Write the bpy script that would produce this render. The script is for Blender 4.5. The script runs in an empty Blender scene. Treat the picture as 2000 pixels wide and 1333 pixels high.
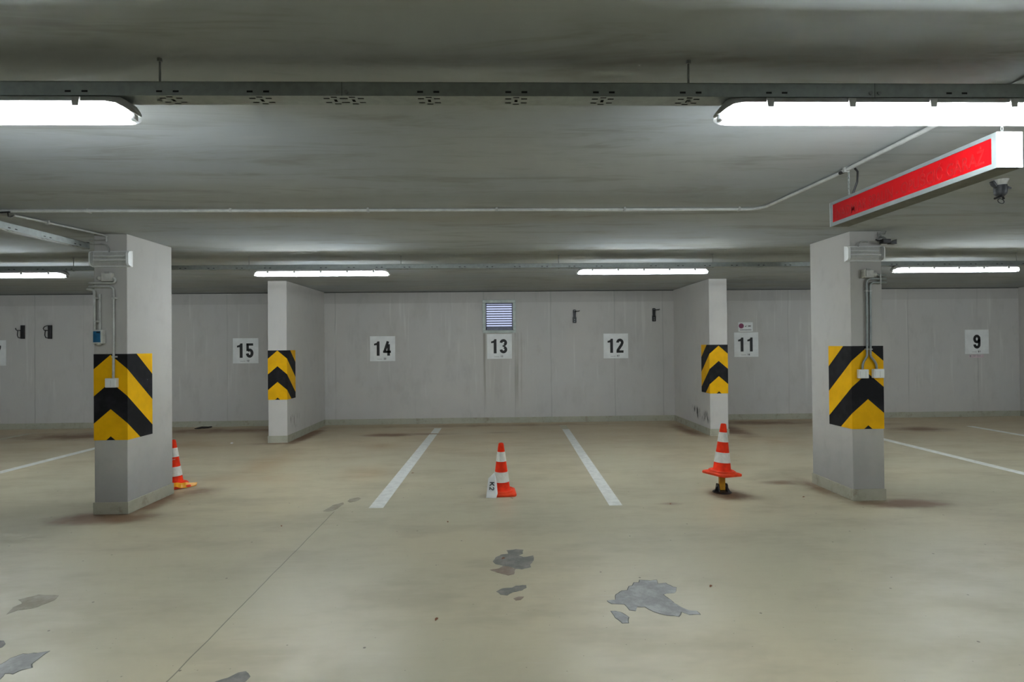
import bpy, bmesh, math, random
from mathutils import Vector, Matrix
random.seed(7)
S = bpy.context.scene
COL = S.collection
PI = math.pi
# ------------------------------------------------------------------ camera
H = 2.55            # ceiling height
D = 10.516          # back wall
YAW, PITCH, ROLL = 0.026, 0.0078, 0.0096
cam_d = bpy.data.cameras.new('camera'); cam = bpy.data.objects.new('camera', cam_d); COL.objects.link(cam)
cam_d.sensor_width = 36.0; cam_d.lens = 36.0 * 1060.8 / 2000.0; cam_d.clip_start = 0.05
fw = Vector((math.sin(YAW) * math.cos(PITCH), math.cos(YAW) * math.cos(PITCH), math.sin(PITCH)))
rt = Vector((math.cos(YAW), -math.sin(YAW), 0.0)); up = rt.cross(fw)
cr, sr = math.cos(ROLL), math.sin(ROLL)
R_ = rt * cr - up * sr; U_ = rt * sr + up * cr
M = Matrix(((R_.x, U_.x, -fw.x), (R_.y, U_.y, -fw.y), (R_.z, U_.z, -fw.z)))
cam.rotation_euler = M.to_euler(); cam.location = (0, 0, 1.5)
S.camera = cam
# ------------------------------------------------------------------ world (seen only through the vent) and exposure
w = bpy.data.worlds.new('world'); S.world = w; w.use_nodes = True
bg = w.node_tree.nodes['Background']; bg.inputs[0].default_value = (0.62, 0.70, 1.0, 1); bg.inputs[1].default_value = 0.17
S.view_settings.view_transform = 'Standard'; S.view_settings.look = 'None'
S.view_settings.gamma = 1.0; S.view_settings.use_curve_mapping = False
S.view_settings.exposure = 2.55
S.cycles.adaptive_threshold = 0.05; S.cycles.max_bounces = 6; S.cycles.diffuse_bounces = 4; S.cycles.glossy_bounces = 3; S.cycles.transparent_max_bounces = 10; S.cycles.caustics_reflective = False
TUBE = 34.0         # radiance of a fluorescent tube

# ------------------------------------------------------------------ material helpers
class G:
    flat = property(lambda s: s.pos())
    def __init__(s, name):
        s.m = bpy.data.materials.new(name); s.m.use_nodes = True
        s.t = s.m.node_tree; s.b = s.t.nodes['Principled BSDF']; s.out = s.t.nodes['Material Output']
    def put(s, sock, v):
        if isinstance(v, bpy.types.NodeSocket): s.t.links.new(v, sock)
        elif isinstance(v, (tuple, list)):
            v = tuple(v)
            sock.default_value = v + (1.0,) if len(sock.default_value) == 4 and len(v) == 3 else v
        else: sock.default_value = v
    def math(s, op, a, b=0.0, c=0.0, clamp=False):
        n = s.t.nodes.new('ShaderNodeMath'); n.operation = op; n.use_clamp = clamp
        s.put(n.inputs[0], a); s.put(n.inputs[1], b); s.put(n.inputs[2], c); return n.outputs[0]
    def mul(s, a, b): return s.math('MULTIPLY', a, b)
    def add(s, a, b): return s.math('ADD', a, b)
    def sub(s, a, b): return s.math('SUBTRACT', a, b)
    def mx(s, a, b): return s.math('MAXIMUM', a, b)
    def step(s, v, lo, hi):
        n = s.t.nodes.new('ShaderNodeMapRange'); n.interpolation_type = 'SMOOTHSTEP'
        s.put(n.inputs[0], v); n.inputs[1].default_value = lo; n.inputs[2].default_value = hi; return n.outputs[0]
    def mix(s, f, a, b):
        n = s.t.nodes.new('ShaderNodeMix'); n.data_type = 'RGBA'
        s.put(n.inputs[0], f); s.put(n.inputs[6], a); s.put(n.inputs[7], b); return n.outputs[2]
    def pos(s):
        if not hasattr(s, '_p'): s._p = s.t.nodes.new('ShaderNodeNewGeometry').outputs['Position']
        return s._p
    def objc(s): return s.t.nodes.new('ShaderNodeTexCoord').outputs['Object']
    def uv(s): return s.t.nodes.new('ShaderNodeTexCoord').outputs['UV']
    def sep(s, v):
        n = s.t.nodes.new('ShaderNodeSeparateXYZ'); s.put(n.inputs[0], v); return n.outputs
    def scale(s, v, sc, off=(0, 0, 0)):
        n = s.t.nodes.new('ShaderNodeMapping'); s.put(n.inputs[0], v); n.inputs[3].default_value = sc; n.inputs[1].default_value = off; return n.outputs[0]
    def noise(s, sc, det=4, vec=None, rough=0.55, dist=0.0):
        n = s.t.nodes.new('ShaderNodeTexNoise'); s.put(n.inputs['Vector'], vec if vec is not None else s.pos())
        n.inputs['Scale'].default_value = sc; n.inputs['Detail'].default_value = det; n.inputs['Roughness'].default_value = rough; n.inputs['Distortion'].default_value = dist
        return n.outputs[0]
    def voro(s, sc, vec=None):
        n = s.t.nodes.new('ShaderNodeTexVoronoi'); s.put(n.inputs['Vector'], vec if vec is not None else s.pos()); n.inputs['Scale'].default_value = sc
        return n.outputs
    def bump(s, h, strength, dist=0.01):
        n = s.t.nodes.new('ShaderNodeBump'); n.inputs['Strength'].default_value = strength; n.inputs['Distance'].default_value = dist
        s.put(n.inputs['Height'], h); s.t.links.new(n.outputs[0], s.b.inputs['Normal'])
    def fin(s, col, rough=0.5, metal=0.0, spec=0.5):
        s.put(s.b.inputs['Base Color'], col); s.put(s.b.inputs['Roughness'], rough); s.put(s.b.inputs['Metallic'], metal)
        s.b.inputs['Specular IOR Level'].default_value = spec; return s.m

MATS = {}
def plain(name, col, rough=0.5, metal=0.0, var=0.12, sc=18.0, spec=0.5):
    """a single-colour material with slight procedural mottling"""
    g = G(name); n = g.noise(sc, 2, g.objc())
    a = tuple(c * (1 - var) for c in col); b = tuple(min(1, c * (1 + var)) for c in col)
    g.fin(g.mix(g.step(n, .3, .7), a, b), rough, metal, spec); MATS[name] = g.m; return g.m

def concrete(name, base, warm, dark, streak=(1, 1, 1), sc=1.0, extra=None, rough=0.75, bump=0):
    g = G(name); p = g.pos(); v = g.scale(p, streak)
    n1 = g.noise(.9 * sc, 1, v); n2 = g.noise(4.5 * sc, 3, v, .65)
    c = g.mix(g.step(n1, .35, .68), base, warm)
    c = g.mix(g.mul(g.step(n2, .48, .75), .55), c, dark)
    if extra: c = extra(g, c, p)
    if bump: g.bump(g.noise(7, 2, g.scale(p, streak)), bump, .008)
    g.fin(c, rough, 0, 0.0); MATS[name] = g.m; return g.m

def ell(g, X, Y, cx, cy, rx, ry, wob, lo=.55, hi=1.15):
    v = g.scale(g.flat, (1 / rx, 1 / ry, 0), (-cx / rx, -cy / ry, 0))
    n = g.t.nodes.new('ShaderNodeVectorMath'); n.operation = 'LENGTH'; g.put(n.inputs[0], v)
    m = g.t.nodes.new('ShaderNodeMapRange'); m.interpolation_type = 'LINEAR'
    g.put(m.inputs[0], g.add(n.outputs['Value'], wob)); m.inputs[1].default_value = hi; m.inputs[2].default_value = lo; return m.outputs[0]

def line(g, X, cx, wdt, soft=1.6):
    return g.sub(1.0, g.step(g.math('ABSOLUTE', g.sub(X, cx)), wdt, wdt * soft))

# floor -----------------------------------------------------------------
def floor_mat():
    g = G('floor_epoxy'); p = g.pos(); X, Y, Z = g.sep(p)
    big = g.noise(.45, 1, p); mid = g.noise(1.6, 4, g.scale(p, (.6, 1.3, 1)), .66)
    wob = g.mul(g.sub(g.noise(3.2, 3, g.scale(p, (.8, 1.3, 1)), .7), .5), 1.9)
    c = g.mix(g.step(big, .36, .64), FL_A, FL_B)
    c = g.mix(g.mul(g.step(mid, .43, .70), .62), c, FL_C)
    stk = g.noise(11, 2, g.scale(p, (.22, 1.3, 1)), .7); c = g.mix(g.mul(g.step(stk, .52, .78), .22), c, FL_C); c = g.mix(g.mul(g.sub(1, g.step(stk, .26, .42)), .18), c, (.52, .49, .38))
    # earth-coloured dirt carried in under the parked cars, thicker towards the back wall; its colour lightened to offset dim light there
    wz = g.mul(g.step(g.add(Y, g.mul(wob, .9)), 5.6, 10.3), .78)
    c = g.mix(g.mul(wz, g.add(.45, g.mul(mid, .75))), c, (.51, .40, .265))
    # rust and ochre stains: their outlines are stored on the floor mesh, broken up here by noise
    at = g.t.nodes.new('ShaderNodeAttribute'); at.attribute_name = 'stain'; st_ = g.sep(at.outputs['Vector'])
    c = g.mix(g.math('MULTIPLY', g.step(g.sub(st_[0], g.mul(wob, g.math('MINIMUM', st_[0], .55))), .08, .85), .88), c, (.16, .075, .036))
    c = g.mix(g.mul(g.step(g.sub(st_[1], g.mul(wob, g.math('MINIMUM', st_[1], .4))), .02, .8), .62), c, (.36, .22, .10))
    # scattered grit
    vd = g.voro(7.5, p); sp = g.mul(g.sub(1, g.step(vd[0], .04, .07)), g.step(g.sep(vd[1])[0], .60, .62))
    c = g.mix(g.mul(sp, .85), c, (.10, .08, .055))
    vd2 = g.voro(24, p); sp2 = g.mul(g.sub(1, g.step(vd2[0], .06, .10)), g.step(g.sep(vd2[1])[1], .80, .82))
    c = g.mix(g.mul(sp2, .55), c, (.12, .10, .07))
    # saw-cut joint and hairline seam
    jx = g.mul(line(g, g.add(X, g.mul(g.sub(g.noise(4, 1), .5), .014)), -1.503, .0028), g.sub(1, g.step(Y, 4.98, 5.02)))
    j2 = g.mul(g.mul(line(g, g.add(Y, g.mul(X, .04)), 4.93, .002), .35), g.mul(g.step(X, -3, -2.6), g.sub(1, g.step(X, -.2, .4))))
    c = g.mix(g.mul(g.mx(jx, j2), .68), c, (.07, .065, .05))
    r = g.add(.34, g.mul(g.step(mid, .3, .8), .2)); r = g.add(r, g.mul(wz, .2))
    g.fin(c, r, 0, .42); MATS['floor'] = g.m
FL_A = (.42, .39, .278); FL_B = (.49, .435, .30); FL_C = (.345, .305, .215)
RUST = [(-3.50, 4.92, 0.525, 0.2, 0.88), (-3.34, 5.35, 0.163, 0.688, 0.72), (-3.20, 5.75, 0.375, 0.25, 0.55), (-3.75, 4.88, 0.375, 0.175, 0.55), (3.72, 4.94, 0.525, 0.163, 0.83), (3.28, 5.55, 0.15, 0.625, 0.55), (3.55, 4.96, 0.375, 0.125, 0.66),
        (3.05, 5.75, 0.375, 0.112, 0.55), (2.30, 5.24, 0.25, 0.15, 0.68), (2.26, 5.42, 0.213, 0.175, 0.61), (-3.24, 9.35, 0.163, 1.125, 0.77), (-3.5, 8.58, 0.5, 0.125, 0.55), (-1.85, 9.25, 0.525, 0.2, 0.79), (-1.2, 9.3, 0.625, 0.175, 0.44), (3.25, 9.3, 0.2, 1.0, 0.61),
        (4.0, 9.3, 0.312, 1.0, 0.66), (4.9, 10.1, 1.625, 0.375, 0.55), (-4.9, 10.0, 2.0, 0.438, 0.55), (-7.0, 9.6, 2.0, 0.625, 0.55), (.05, 9.35, 0.438, 0.15, 0.39), (7.2, 9.1, 0.625, 0.312, 0.66), (6.4, 9.7, 1.125, 0.375, 0.44), (-.3, 10.2, 3.75, 0.25, 0.39), (1.6, 5.06, 0.15, 0.062, 0.55)]
OCHRE = [(-3.0, 7.1, .35, 1.1, .42), (-2.9, 6.3, .9, .3, .35), (-1.75, 8.2, .35, .35, .4), (-1.55, 6.5, .5, .5, .32), (.9, 2.95, .14, .06, .35), (4.3, 8.2, .6, .5, .3), (1.7, 8.6, 1.2, .5, .22), (-4.8, 8.6, .9, .5, .4), (2.0, 2.9, .3, .1, .12)]
floor_mat()

def wall_extra(g, c, p):
    X, Y, Z = g.sep(p)
    wv = g.mul(g.sub(g.noise(2.5, 1), .5), .03)
    Xw = g.add(X, wv)
    j = None
    for cx, k in ((-8.765, .8), (-7.86, .6), (-5.17, .35), (-3.12, .5), (1.03, .5), (2.27, .45), (3.22, .5), (6.9, .4), (8.1, .55), (9.5, .55), (-.27, .5), (.33, .4), (5.7, .3), (-1.6, .2), (-6.3, .3)):
        m = g.mul(line(g, Xw, cx, .007, 2.2), k); j = m if j is None else g.mx(j, m)
    drip = g.noise(9, 2, g.scale(p, (1.6, 1, .09)))
    c = g.mix(g.mul(j, g.step(drip, .3, .62)), c, (.36, .36, .35))
    light = g.mul(g.step(drip, .60, .74), g.mul(g.step(Z, .2, .9), .35)); c = g.mix(light, c, (.72, .72, .69))
    # top pour line of the formwork
    c = g.mix(g.mul(g.step(Z, 2.325, 2.335), .22), c, (.24, .235, .22))
    # water marks running down from the vent
    below = g.mul(g.sub(1, g.step(Z, 1.70, 1.80)), g.step(Z, .1, .9))
    for cx, wd, k in ((-.265, .035, .55), (.36, .045, .5), (.45, .02, .25), (.0, .2, .12)):
        c = g.mix(g.mul(g.mul(g.mul(line(g, Xw, cx, wd * .4, 2.6), below), g.step(drip, .25, .6)), k), c, (.24, .21, .165))
    return c
WALL = (.55, .542, .527); WALLW = (.57, .556, .532); WALLD = (.475, .466, .447)
concrete('wall', WALL, WALLW, WALLD, (1, 1, .45), 1.0, wall_extra)
concrete('wall_plain', WALL, WALLW, WALLD, (1, 1, .45))
def ceil_extra(g, c, p):
    X, Y, Z = g.sep(p)
    tr = g.noise(3.2, 4, g.scale(p, (.28, 1.5, 1)), .7, .6)
    c = g.mix(g.mul(g.step(tr, .50, .70), .75), c, (.30, .305, .285))
    c = g.mix(g.mul(g.sub(1, g.step(tr, .26, .42)), .35), c, (.50, .515, .515))
    wob = g.mul(g.sub(g.noise(1.4, 2, g.scale(p, (.5, 1.3, 1))), .5), 2.2)
    yel = g.mx(ell(g, X, Y, -1.6, 4.35, 1.0, .22, wob, .2, 1.3), g.mul(ell(g, X, Y, .1, 4.5, 1.4, .18, wob, .2, 1.3), .7))
    dark_band = g.mx(ell(g, X, Y, 1.6, 3.82, 4.2, .16, wob, .3, 1.2), ell(g, X, Y, -2.6, 3.6, 1.6, .14, wob, .3, 1.2)); c = g.mix(g.mul(dark_band, .28), c, (.27, .28, .265))  # darker bands across the ceiling finish
    return g.mix(g.mul(yel, .5), c, (.34, .29, .19))
concrete('ceiling', (.405, .435, .46), (.425, .445, .445), (.36, .375, .37), (.55, 1.6, 1), 1.0, ceil_extra, .8)
def col_extra(g, c, p):
    X, Y, Z = g.sep(p)
    n = g.noise(3.2, 3, p, .65)
    dirt = g.mul(g.sub(1, g.step(g.add(Z, g.mul(n, .5)), .35, .95)), .55)
    c = g.mix(dirt, c, (.30, .305, .305))
    ch = g.voro(5.5, g.scale(p, (1, 1, .7))); s = g.mul(g.sub(1, g.step(ch[0], .05, .10)), g.step(g.sep(ch[1])[0], .70, .72))
    return g.mix(g.mul(s, .6), c, (.17, .16, .15))
concrete('column', (.50, .49, .47), (.52, .505, .475), (.43, .42, .40), (1, 1, .6), 1.2, col_extra)
def pier_extra(g, c, p):
    X, Y, Z = g.sep(p)
    st = g.noise(7.5, 4, g.scale(p, (1, 2.2, .35)), .6)
    m = g.mul(g.mul(g.step(Y, 8.72, 8.8), g.sub(1, g.step(g.add(Y, g.mul(g.step(X, 0, 1), -.42)), 9.1, 9.25))), g.mul(g.step(Z, .16, .26), g.sub(1, g.step(Z, .36, .44))))
    inner = g.sub(1, g.step(g.math('ABSOLUTE', X), 3.45, 3.5))
    return g.mix(g.mul(g.mul(m, inner), g.mul(g.step(st, .52, .60), .85)), c, (.07, .07, .07))
concrete('pier', (.60, .59, .575), (.615, .60, .575), (.54, .53, .51), (1, 1, .6), 1.0, pier_extra)
def skirt_extra(g, c, p):
    n = g.noise(6, 6, p, .7); return g.mix(g.mul(g.step(n, .52, .72), .5), c, (.22, .17, .11))
concrete('skirt', (.42, .42, .345), (.45, .44, .355), (.35, .335, .26), (1, 1, 1), 2.0, skirt_extra, .6)
def hazard_mat():
    g = G('hazard_stripes'); U, V, _ = g.sep(g.uv())
    t = g.math('FRACT', g.math('DIVIDE', g.add(g.add(V, g.mul(g.math('ABSOLUTE', U), .88)), HZ_OFF), .494))
    k = g.math('LESS_THAN', t, .5)
    n = g.noise(7, 5); n2 = g.noise(60, 3)
    yel = g.mix(g.step(n, .35, .7), (.90, .49, .004), (.80, .42, .004)); blk = g.mix(g.step(n, .4, .7), (.011, .011, .013), (.022, .022, .026))
    c = g.mix(k, blk, yel)
    ch = g.voro(8); s = g.mul(g.sub(1, g.step(ch[0], .04, .07)), g.step(g.sep(ch[1])[0], .86, .87))
    c = g.mix(g.mul(s, .7), c, (.22, .22, .25))
    g.fin(c, .55, 0, .15); MATS['hazard'] = g.m
HZ_OFF = -0.035
hazard_mat()
plain('galv', (.33, .36, .35), .45, .5, .07, 30)
plain('galv_dull', (.30, .32, .31), .5, .6, .15, 30)
plain('housing', (.55, .56, .55), .5, 0, .08)
plain('white', (.80, .81, .80), .45, 0, .05)
plain('plate_white', (.84, .86, .86), .4, 0, .05, 6)
plain('offwhite', (.58, .58, .55), .5, 0, .1)
plain('grey_plastic', (.36, .36, .34), .5, 0, .12)
plain('black', (.012, .012, .013), .45, 0, .3)
plain('ink', (.008, .008, .009), .55, 0, .1)
plain('ink_grey', (.30, .30, .31), .6, 0, .1)
plain('dark_grey', (.055, .058, .065), .45, 0, .25)
plain('conduit', (.50, .51, .49), .4, 0, .1)
plain('cone_red', (.90, .034, .003), .55, 0, .14, 12, .2)
plain('cone_base', (.90, .065, .015), .55, 0, .2, 9, .25)
plain('band', (.80, .80, .76), .35, 0, .06, 30)
plain('yellow_post', (.72, .36, .012), .4, 0, .18, 12)
plain('yellow_tape', (.85, .36, .012), .22, 0, .1, 14)
plain('sign_red', (.50, .003, .006), .35, 0, .06, 5, .2)
plain('sign_text', (.40, .012, .014), .4, 0, .05, 18, .2)
plain('alu', (.26, .295, .295), .45, .3, .06)
plain('under_grey', (.15, .15, .13), .6, 0, .1)
plain('end_white', (.60, .61, .62), .45, 0, .03)
plain('blue_label', (.02, .125, .25), .35, 0, .2)
plain('stick_purple', (.22, .02, .09), .5, 0, .1)
plain('stick_pink', (.62, .50, .54), .5, 0, .1)
plain('paint_white', (.68, .69, .66), .5, 0, .10, 14)
plain('paint_faint', (.42, .40, .30), .5, 0, .15, 14)
plain('rag', (.02, .016, .012), .8, 0, .3)
plain('vent_frame', (.42, .47, .44), .4, .2, .15, 10)
plain('vent_slat', (.16, .17, .24), .5, 0, .15)
plain('rust_bit', (.20, .07, .025), .7, 0, .3)
def patch_mat(name, a, b):
    g = G(name); n = g.noise(9, 6, g.pos(), .65); n2 = g.noise(45, 4)
    c = g.mix(g.step(n, .38, .66), a, b); c = g.mix(g.mul(g.step(n2, .5, .8), .3), c, tuple(v * .55 for v in a)); g.bump(n2, .3, .003)
    g.fin(c, .6, 0, .35); MATS[name] = g.m
patch_mat('bare_grey', (.26, .26, .25), (.38, .38, .37)); patch_mat('bare_dark', (.15, .145, .13), (.235, .225, .20)); patch_mat('bare_tan', (.24, .215, .155), (.33, .30, .23)); patch_mat('bare_brown', (.22, .165, .125), (.285, .235, .19)); patch_mat('edge_dark', (.10, .098, .09), (.15, .145, .125))
def lamp_mats():
    g = G('tube'); e = g.t.nodes.new('ShaderNodeEmission'); e.inputs[0].default_value = (.885, .957, 1.0, 1); e.inputs[1].default_value = TUBE
    g.t.links.new(e.outputs[0], g.out.inputs[0]); MATS['tube'] = g.m
    g = G('lens'); tr = g.t.nodes.new('ShaderNodeBsdfTransparent'); tr.inputs[0].default_value = (.95, .96, .96, 1)
    tl = g.t.nodes.new('ShaderNodeBsdfTranslucent'); tl.inputs[0].default_value = (.85, .86, .86, 1)
    gl = g.t.nodes.new('ShaderNodeBsdfGlossy'); gl.inputs[1].default_value = .25
    m1 = g.t.nodes.new('ShaderNodeMixShader'); m1.inputs[0].default_value = .13
    m2 = g.t.nodes.new('ShaderNodeMixShader'); m2.inputs[0].default_value = .06
    L = g.t.links.new; L(tr.outputs[0], m1.inputs[1]); L(tl.outputs[0], m1.inputs[2]); L(m1.outputs[0], m2.inputs[1]); L(gl.outputs[0], m2.inputs[2]); L(m2.outputs[0], g.out.inputs[0]); MATS['lens'] = g.m
    g = G('clear_cover'); tr = g.t.nodes.new('ShaderNodeBsdfTransparent'); df = g.t.nodes.new('ShaderNodeBsdfDiffuse'); df.inputs[0].default_value = (.8, .81, .8, 1)
    gl = g.t.nodes.new('ShaderNodeBsdfGlossy'); gl.inputs[1].default_value = .12
    m1 = g.t.nodes.new('ShaderNodeMixShader'); m1.inputs[0].default_value = .14; m2 = g.t.nodes.new('ShaderNodeMixShader'); m2.inputs[0].default_value = .12
    L = g.t.links.new; L(tr.outputs[0], m1.inputs[1]); L(df.outputs[0], m1.inputs[2]); L(m1.outputs[0], m2.inputs[1]); L(gl.outputs[0], m2.inputs[2]); L(m2.outputs[0], g.out.inputs[0]); MATS['clear'] = g.m
lamp_mats()

# ------------------------------------------------------------------ mesh helpers
class MB:
    def __init__(s): s.v = []; s.f = []; s.uv = None
    def add(s, vs, fs):
        o = len(s.v); s.v += [tuple(v) for v in vs]; s.f += [tuple(i + o for i in f) for f in fs]; return s
    def box(s, x0, x1, y0, y1, z0, z1, bev=0.0):
        if bev <= 0:
            return s.add([(x0, y0, z0), (x1, y0, z0), (x1, y1, z0), (x0, y1, z0), (x0, y0, z1), (x1, y0, z1), (x1, y1, z1), (x0, y1, z1)],
                         [(0, 3, 2, 1), (4, 5, 6, 7), (0, 1, 5, 4), (1, 2, 6, 5), (2, 3, 7, 6), (3, 0, 4, 7)])
        bm = bmesh.new(); bmesh.ops.create_cube(bm, size=1.0)
        for v in bm.verts: v.co = Vector(((x0 + x1) / 2 + v.co.x * (x1 - x0), (y0 + y1) / 2 + v.co.y * (y1 - y0), (z0 + z1) / 2 + v.co.z * (z1 - z0)))
        bmesh.ops.bevel(bm, geom=bm.edges[:], offset=bev, segments=2, affect='EDGES', profile=.6)
        return s.bm(bm)
    def bm(s, bm):
        bm.verts.index_update(); s.add([v.co[:] for v in bm.verts], [[v.index for v in f.verts] for f in bm.faces]); bm.free(); return s
    def tube(s, pts, r, n=8, cap=True):
        P = [Vector(p) for p in pts]; T = []
        for i in range(len(P)):
            a = P[max(i - 1, 0)]; b = P[min(i + 1, len(P) - 1)]; T.append((b - a).normalized())
        u = T[0].orthogonal().normalized(); rings = []; vs = []; fs = []
        for i, p in enumerate(P):
            u = (u - T[i] * u.dot(T[i])); u = u.normalized() if u.length > 1e-6 else T[i].orthogonal().normalized()
            wv = T[i].cross(u); rr = r[i] if isinstance(r, (list, tuple)) else r
            for k in range(n): a = 2 * PI * k / n; vs.append(p + u * (rr * math.cos(a)) + wv * (rr * math.sin(a)))
        for i in range(len(P) - 1):
            for k in range(n): k2 = (k + 1) % n; fs.append((i * n + k, i * n + k2, (i + 1) * n + k2, (i + 1) * n + k))
        if cap: fs.append(tuple(range(n))[::-1]); fs.append(tuple((len(P) - 1) * n + k for k in range(n)))
        return s.add(vs, fs)
    def lathe(s, prof, n=24, c=(0, 0, 0), cap=True):
        vs = []; fs = []
        for (r, z) in prof:
            for k in range(n): a = 2 * PI * k / n; vs.append((c[0] + r * math.cos(a), c[1] + r * math.sin(a), c[2] + z))
        for i in range(len(prof) - 1):
            for k in range(n): k2 = (k + 1) % n; fs.append((i * n + k, i * n + k2, (i + 1) * n + k2, (i + 1) * n + k))
        if cap: fs.append(tuple(range(n))[::-1]); fs.append(tuple((len(prof) - 1) * n + k for k in range(n)))
        return s.add(vs, fs)
    def loft(s, rings, cap=True, closed=True):
        n = len(rings[0]); vs = [p for r in rings for p in r]; fs = []
        for i in range(len(rings) - 1):
            for k in range(n if closed else n - 1): k2 = (k + 1) % n; fs.append((i * n + k, i * n + k2, (i + 1) * n + k2, (i + 1) * n + k))
        if cap: fs.append(tuple(range(n))[::-1]); fs.append(tuple((len(rings) - 1) * n + k for k in range(n)))
        return s.add(vs, fs)
    def prism(s, poly, f, d0, d1):
        """extrude a 2D polygon: f(u, v, d) maps to 3D"""
        n = len(poly)
        return s.add([f(u, v, d0) for u, v in poly] + [f(u, v, d1) for u, v in poly],
                     [tuple(range(n))[::-1], tuple(range(n, 2 * n))] + [(k, (k + 1) % n, n + (k + 1) % n, n + k) for k in range(n)])
    def build(s, name, mat, parent=None, loc=None, smooth=False, fix=True):
        me = bpy.data.meshes.new(name); me.from_pydata(s.v, [], s.f)
        if fix:
            bm = bmesh.new(); bm.from_mesh(me); bmesh.ops.recalc_face_normals(bm, faces=bm.faces[:]); bm.to_mesh(me); bm.free()
        me.materials.append(MATS[mat]); o = bpy.data.objects.new(name, me); COL.objects.link(o)
        if smooth:
            for p in me.polygons: p.use_smooth = True
            me.set_sharp_from_angle(angle=math.radians(38))
        if parent: o.parent = parent
        if loc: o.location = loc
        me.update(); return o
def tag(o, label=None, cat=None, group=None, kind=None):
    if label: o['label'] = label
    if cat: o['category'] = cat
    if group: o['group'] = group
    if kind: o['kind'] = kind
    return o
def thing(name, label, cat, loc=(0, 0, 0), rot=(0, 0, 0), group=None):
    o = bpy.data.objects.new(name, None); COL.objects.link(o); o.empty_display_size = .1
    o.location = loc; o.rotation_euler = rot; return tag(o, label, cat, group)
def copy_tree(o, parent=None):
    c = o.copy(); COL.objects.link(c); c.parent = parent
    for ch in [x for x in COL.objects if x.parent == o]: copy_tree(ch, c)
    return c
def arc(c, r, a0, a1, n, plane='xz'):
    out = []
    for i in range(n + 1):
        a = math.radians(a0 + (a1 - a0) * i / n); u, v = r * math.cos(a), r * math.sin(a)
        out.append((c[0] + u, c[1], c[2] + v) if plane == 'xz' else ((c[0] + u, c[1] + v, c[2]) if plane == 'xy' else (c[0], c[1] + u, c[2] + v)))
    return out
def sheet(mb, u0, u1, v0, v1, slots, f):
    """thin metal sheet with real rectangular slots left open"""
    us = sorted({u0, u1} | {a for s_ in slots for a in s_[:2]}); vs = sorted({v0, v1} | {a for s_ in slots for a in s_[2:]})
    us = [u for u in us if u0 <= u <= u1]; idx = {}
    def vid(i, j):
        if (i, j) not in idx: idx[(i, j)] = len(mb.v); mb.v.append(tuple(f(us[i], vs[j])))
        return idx[(i, j)]
    for i in range(len(us) - 1):
        cu = (us[i] + us[i + 1]) / 2; near = [s_ for s_ in slots if s_[0] < cu < s_[1]]
        j = 0
        while j < len(vs) - 1:
            cv = (vs[j] + vs[j + 1]) / 2
            if any(s_[2] < cv < s_[3] for s_ in near): j += 1; continue
            mb.f.append((vid(i, j), vid(i + 1, j), vid(i + 1, j + 1), vid(i, j + 1))); j += 1

# ------------------------------------------------------------------ room shell
XL, XR, YB = -13.5, 13.5, -7.0
def axis(a, b, f0, f1, fine, coarse):
    out = []
    for lo, hi, st in ((a, f0, coarse), (f0, f1, fine), (f1, b, coarse)):
        n = max(1, int(round((hi - lo) / st))); out += [lo + (hi - lo) * k / n for k in range(n)]
    return out + [b]
def make_floor():
    ax = axis(XL - .3, XR + .3, -9.2, 9.8, .075, .9); ay = axis(YB - .3, D + .3, 4.4, 10.6, .06, .6); nx = len(ax)
    me = bpy.data.meshes.new('floor'); me.from_pydata([(x, y, 0) for y in ay for x in ax], [], [(j * nx + i, j * nx + i + 1, (j + 1) * nx + i + 1, (j + 1) * nx + i) for j in range(len(ay) - 1) for i in range(nx - 1)])
    at = me.attributes.new('stain', 'FLOAT_VECTOR', 'POINT'); buf = []
    for y in ay:
        rr = [r for r in RUST if abs(y - r[1]) < r[3] * 1.3]; oo = [r for r in OCHRE if abs(y - r[1]) < r[3] * 1.3]
        for x in ax:
            v = []
            for lst in (rr, oo):
                m_ = 0.0
                for cx, cy, rx, ry, k in lst:
                    d = math.hypot((x - cx) / rx, (y - cy) / ry)
                    if d < 1.3: m_ = max(m_, k * (1.3 - d) / .9)
                v.append(m_)
            buf += [v[0], v[1], 0.0]
    at.data.foreach_set('vector', buf); me.materials.append(MATS['floor'])
    o = bpy.data.objects.new('floor', me); COL.objects.link(o); return tag(o, kind='structure')
fl = make_floor()
ce = MB().box(XL - .3, XR + .3, YB - .3, D + .3, H, H + .2).build('ceiling', 'ceiling'); tag(ce, kind='structure')
wb = MB()
VX0, VX1, VZ0, VZ1 = -.235, .295, 1.795, 2.325      # vent opening
GAP = H - .012
for (a, b, c, d) in ((XL - .3, VX0, 0, GAP), (VX1, XR + .3, 0, GAP), (VX0, VX1, 0, VZ0), (VX0, VX1, VZ1, GAP)): wb.box(a, b, D, D + .30, c, d)
wb.box(XL - .3, XR + .3, D + .12, D + .30, GAP, H)
tag(wb.build('wall_back', 'wall'), kind='structure')
tag(MB().box(XL - .3, XL, YB - .3, D, 0, H).build('wall_left', 'wall_plain'), kind='structure')
tag(MB().box(XR, XR + .3, YB - .3, D, 0, H).build('wall_right', 'wall_plain'), kind='structure')
tag(MB().box(XL, XR, YB - .3, YB, 0, H).build('wall_front', 'wall_plain'), kind='structure')
# epoxy upstand along the back wall
PL, PR = (-3.621, -3.327, 8.652), (3.434, 3.730, 8.737)
bb = MB()
for a, b in ((XL, PL[0]), (PL[1], PR[0]), (PR[1], 10.34), (10.64, XR)): bb.box(a, b, D - .012, D, 0, .108)
tag(bb.build('baseboard_back', 'skirt'), kind='structure')

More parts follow.
